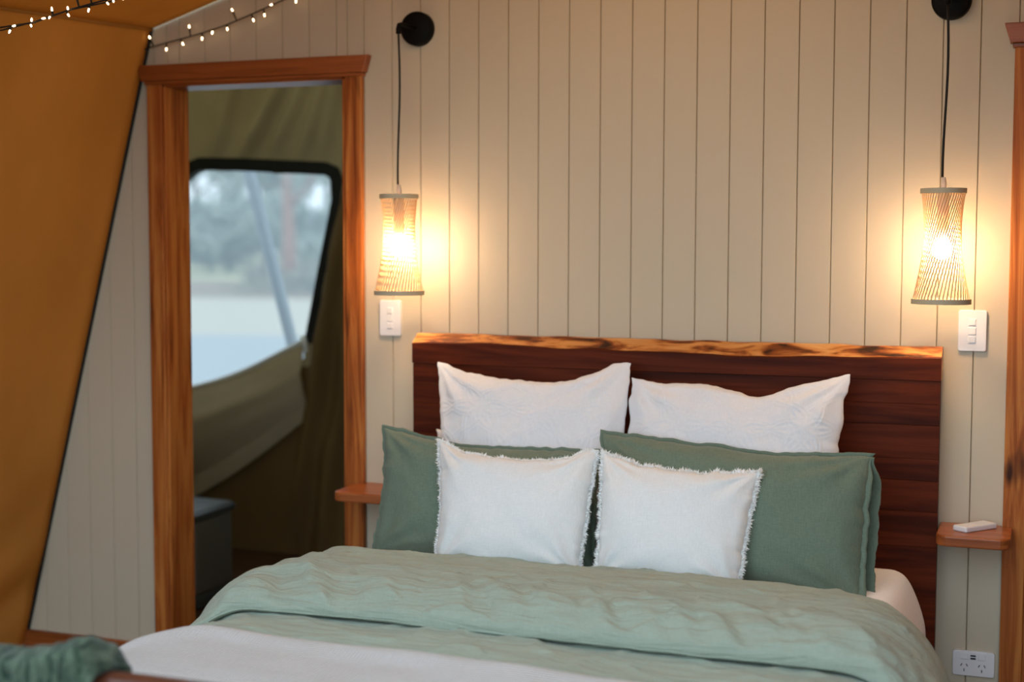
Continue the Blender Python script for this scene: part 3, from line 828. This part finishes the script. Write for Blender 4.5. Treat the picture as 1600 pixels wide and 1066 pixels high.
for x in (1.696, 1.744):
    part('rocker', nbox(x-.0105, x+.0105, -.0125, -.009, .3255, .3435, bev=.0012), M_plastic, o)
    for dx, dz, rot in ((-.0075, .0, -.5), (.0075, 0, .5), (0, -.0145, 0)):
        bm = nbox(-.0012, .0012, -.0100, -.0090, -.0042, .0042)
        for v in bm.verts:
            c, s = math.cos(rot), math.sin(rot); v.co = Vector((x+dx+v.co.x*c-v.co.z*s, v.co.y, .3085+dz+v.co.x*s+v.co.z*c))
        part('socket_slot', bm, M_dark, o)
for z in (.3365, .3285): part('usb_port', nbox(1.7125, 1.7275, -.0100, -.009, z-.0024, z+.0024), M_dark, o)

# ------------------------------------------------------------ pendant lamps
slat_cache = {}
def pendant(x, hy, label, zc, seed):
    o = thing('pendant_lamp', label, 'lamp', (x, 0, zc), 'bamboo wall pendants')
    L = bpy.data.lights
    part('canopy', lathe([(0, -.032), (.046, -.032), (.0525, -.028), (.054, -.02), (.054, 0)], (x, 0, zc), 'y', 40), M_black, o, smooth=True)
    ztop = zc-.012
    part('arm', tube([(x, -.03, zc), (x, hy+.02, zc-.002), (x, hy+.006, zc-.006), (x, hy, zc-.020), (x, hy, zc-.034)], [.006,.006,.007,.008,.008], 10), M_black, o, smooth=True)
    z1, z0 = 1.655, 1.342
    sway = .004
    part('cord', tube([(x+sway*math.sin(k/10*PI*1.6), hy, zc-.034+(z1+.03-zc+.034)*k/10) for k in range(11)], .0034, 8), M_cord, o, smooth=True)
    part('cord_grip', tube([(x, hy, z1-.005), (x, hy, z1+.012), (x, hy, z1+.03)], [.008, .0085, .005], 12), M_socket, o, smooth=True)
    def ring(nm, r, za, zb):
        part(nm, lathe([(r-.003, za), (r, za), (r, zb), (r-.003, zb), (r-.003, za)], (x, hy, 0), 'z', 48), M_ring, o, smooth=False)
    R1, R0 = .060, .078
    ring('top_ring', R1+.001, z1-.014, z1); ring('bottom_ring', R0+.001, z0, z0+.014)
    bm = bmesh.new()
    for a in (0, PI/2): box(bm, -R1+.002, R1-.002, -.003, .003, -.003, .003) if a == 0 else box(bm, -.003, .003, -R1+.002, R1-.002, -.003, .003)
    bmesh.ops.translate(bm, verts=bm.verts, vec=(x, hy, z1-.008)); part('spider', bm, M_ring, o)
    # slats, straight rods from ring to ring with a twist: the shade is waisted
    NSL = 46; tw = math.radians(-84)
    bm = bmesh.new(); prev = None; rows = []
    for k in range(17):
        t = k/16
        A = Vector(((R1-.0015)*1, 0, z1-.008)); 
        p0 = Vector(((R1-.002), 0, 0)); p1 = Vector(((R0-.002)*math.cos(tw), (R0-.002)*math.sin(tw), 0))
        q = p0.lerp(p1, t); z = (z1-.007)+(z0+.007-(z1-.007))*t
        # soften the waist a little
        r = q.length; rm = (R1*(1-t)+R0*t-.002); q = q.normalized()*(r*.95+rm*.05)
        rad = q.normalized(); tn = Vector((-rad.y, rad.x, 0))
        hw, ht = .0016, .0005
        c = Vector((q.x, q.y, z))
        rows.append([bm.verts.new(c+tn*a*hw+rad*b*ht) for a, b in ((-1,-1), (1,-1), (1,1), (-1,1))])
    for r_, s_ in zip(rows, rows[1:]):
        for k in range(4): bm.faces.new((r_[k], r_[(k+1) % 4], s_[(k+1) % 4], s_[k]))
    bm.faces.new(rows[0][::-1]); bm.faces.new(rows[-1]); bmesh.ops.recalc_face_normals(bm, faces=bm.faces)
    me = bpy.data.meshes.new('slat'); bm.to_mesh(me); bm.free()
    for k in range(NSL):
        s = link('slat', me, M_slat, o, (0, hy, -zc)); s.rotation_euler = (0, 0, 2*PI*k/NSL)
    part('socket', tube([(x, hy, z1-.012), (x, hy, 1.535), (x, hy, 1.519)], [.0155,.0155,.0135], 14), M_socket, o, smooth=True)
    part('bulb', lathe([(.0005, 1.4625), (.009, 1.464), (.018, 1.470), (.024, 1.480), (.0262, 1.492), (.024, 1.504), (.018, 1.514), (.0135, 1.520)], (x, hy, 0), 'z', 20), M_bulb, o, smooth=True)
    return o
pendant(-.004, -.155, 'bamboo pendant lamp on a black wall hook beside the bathroom doorway', 2.182, 1)
pendant(1.620, -.155, 'bamboo pendant lamp on a black wall hook above the shelf with the remote', 2.180, 2)

# ------------------------------------------------------------ fairy lights
def fairy(label, wire_pts, bulbs, base):
    o = thing('fairy_light_string', label, 'string lights', base, 'fairy light strings')
    bmw = tube(wire_pts[0], .0022, 6)
    for wp in wire_pts[1:]: tube(wp, .0019, 6, bmw)
    part('wire', bmw, M_cord, o, smooth=True)
    for a, b in bulbs:
        a, b = Vector(a), Vector(b); d = (b-a).normalized()
        f = part('bulb_holder', tube([a, b-d*.004], [.0022, .0032], 6), M_cord, o, smooth=True)
        part('bulb', tube([b-d*.005, b-d*.002, b+d*.003, b+d*.006], [.0019, .0023, .0022, .0009], 8), M_fairy, f, smooth=True)
    return o
W1 = [(-1.015,-.016,2.168), (-.97,-.03,2.172), (-.90,-.03,2.185), (-.80,-.03,2.203), (-.70,-.03,2.226), (-.62,-.03,2.25), (-.52,-.03,2.283), (-.44,-.03,2.31), (-.2,-.03,2.41)]
def onw(x):
    for p, q in zip(W1, W1[1:]):
        if p[0] <= x <= q[0]:
            t = (x-p[0])/(q[0]-p[0]); return Vector(p).lerp(Vector(q), t)
    return Vector(W1[0])
B1 = []
for bx, bz, ax_ in ((-1.054,2.148,-1.015), (-.996,2.200,-.985), (-.930,2.158,-.93), (-.864,2.173,-.875), (-.838,2.228,-.835), (-.788,2.187,-.788), (-.748,2.205,-.746), (-.69,2.214,-.692), (-.67,2.274,-.655), (-.59,2.238,-.598), (-.548,2.252,-.552), (-.521,2.284,-.512), (-.47,2.318,-.462), (-.43,2.29,-.43), (-.37,2.315,-.37)):
    B1.append((onw(ax_), (bx, -.032, bz)))
fairy('fairy light string pinned along the top of the back wall above the doorway', [W1], B1, (-1.0, -.02, 2.17))
YS = -1.2
W2 = [(-.99, YS, 2.035), (-.75, YS, 2.045), (-.635, YS, 2.053), (-.53, YS, 2.060), (-.42, YS, 2.086), (-.30, YS, 2.106), (-.20, YS, 2.122), (.0, YS, 2.165)]
W3 = [(x, y+.006, z+.006*math.sin(i*2.3)) for i, (x, y, z) in enumerate(W2)]
B2 = []
for bx, bz, ax_, az in ((-.531,2.066,-.536,2.058), (-.533,2.052,-.54,2.060), (-.493,2.068,-.485,2.070), (-.476,2.069,-.478,2.074), (-.468,2.089,-.47,2.076), (-.42,2.089,-.424,2.084), (-.418,2.072,-.430,2.084), (-.395,2.125,-.390,2.090), (-.357,2.081,-.357,2.097), (-.352,2.118,-.352,2.098), (-.300,2.094,-.311,2.104), (-.283,2.099,-.288,2.106), (-.252,2.104,-.252,2.111), (-.237,2.113,-.236,2.113), (-.586,2.054,-.585,2.056), (-.60,2.041,-.598,2.056), (-.193,2.103,-.205,2.122), (-.147,2.118,-.150,2.132), (-.66,2.03,-.66,2.05)):
    B2.append(((ax_, YS, az), (bx, YS-.006, bz)))
fairy('fairy light string hanging under the tan canvas roof near the tent side', [W2, W3], B2, (-.99, YS, 2.035))

# ------------------------------------------------------------ bin in the bathroom
o = thing('pedal_bin', 'grey metal pedal bin with a dark lid behind the door jamb', 'bin', (-1.455, .85, 0))
part('body', nbox(-1.585, -1.33, .70, 1.0, .05, .37, bev=.02, seg=3), M_steel, o, smooth=False)
part('lid', prism([(-1.59, .372), (-1.323, .372), (-1.323, .392), (-1.345, .405), (-1.575, .410), (-1.59, .40)], 1, .69, 1.01, bev=.006), M_lid, o)
part('base', nbox(-1.59, -1.325, .695, 1.005, 0, .055, bev=.012), M_lid, o)
part('pedal', tube([(-1.36, .70, .03), (-1.36, .655, .025), (-1.33, .645, .035), (-1.31, .645, .05)], [.02,.022,.024,.014], 10), M_lid, o, smooth=True)
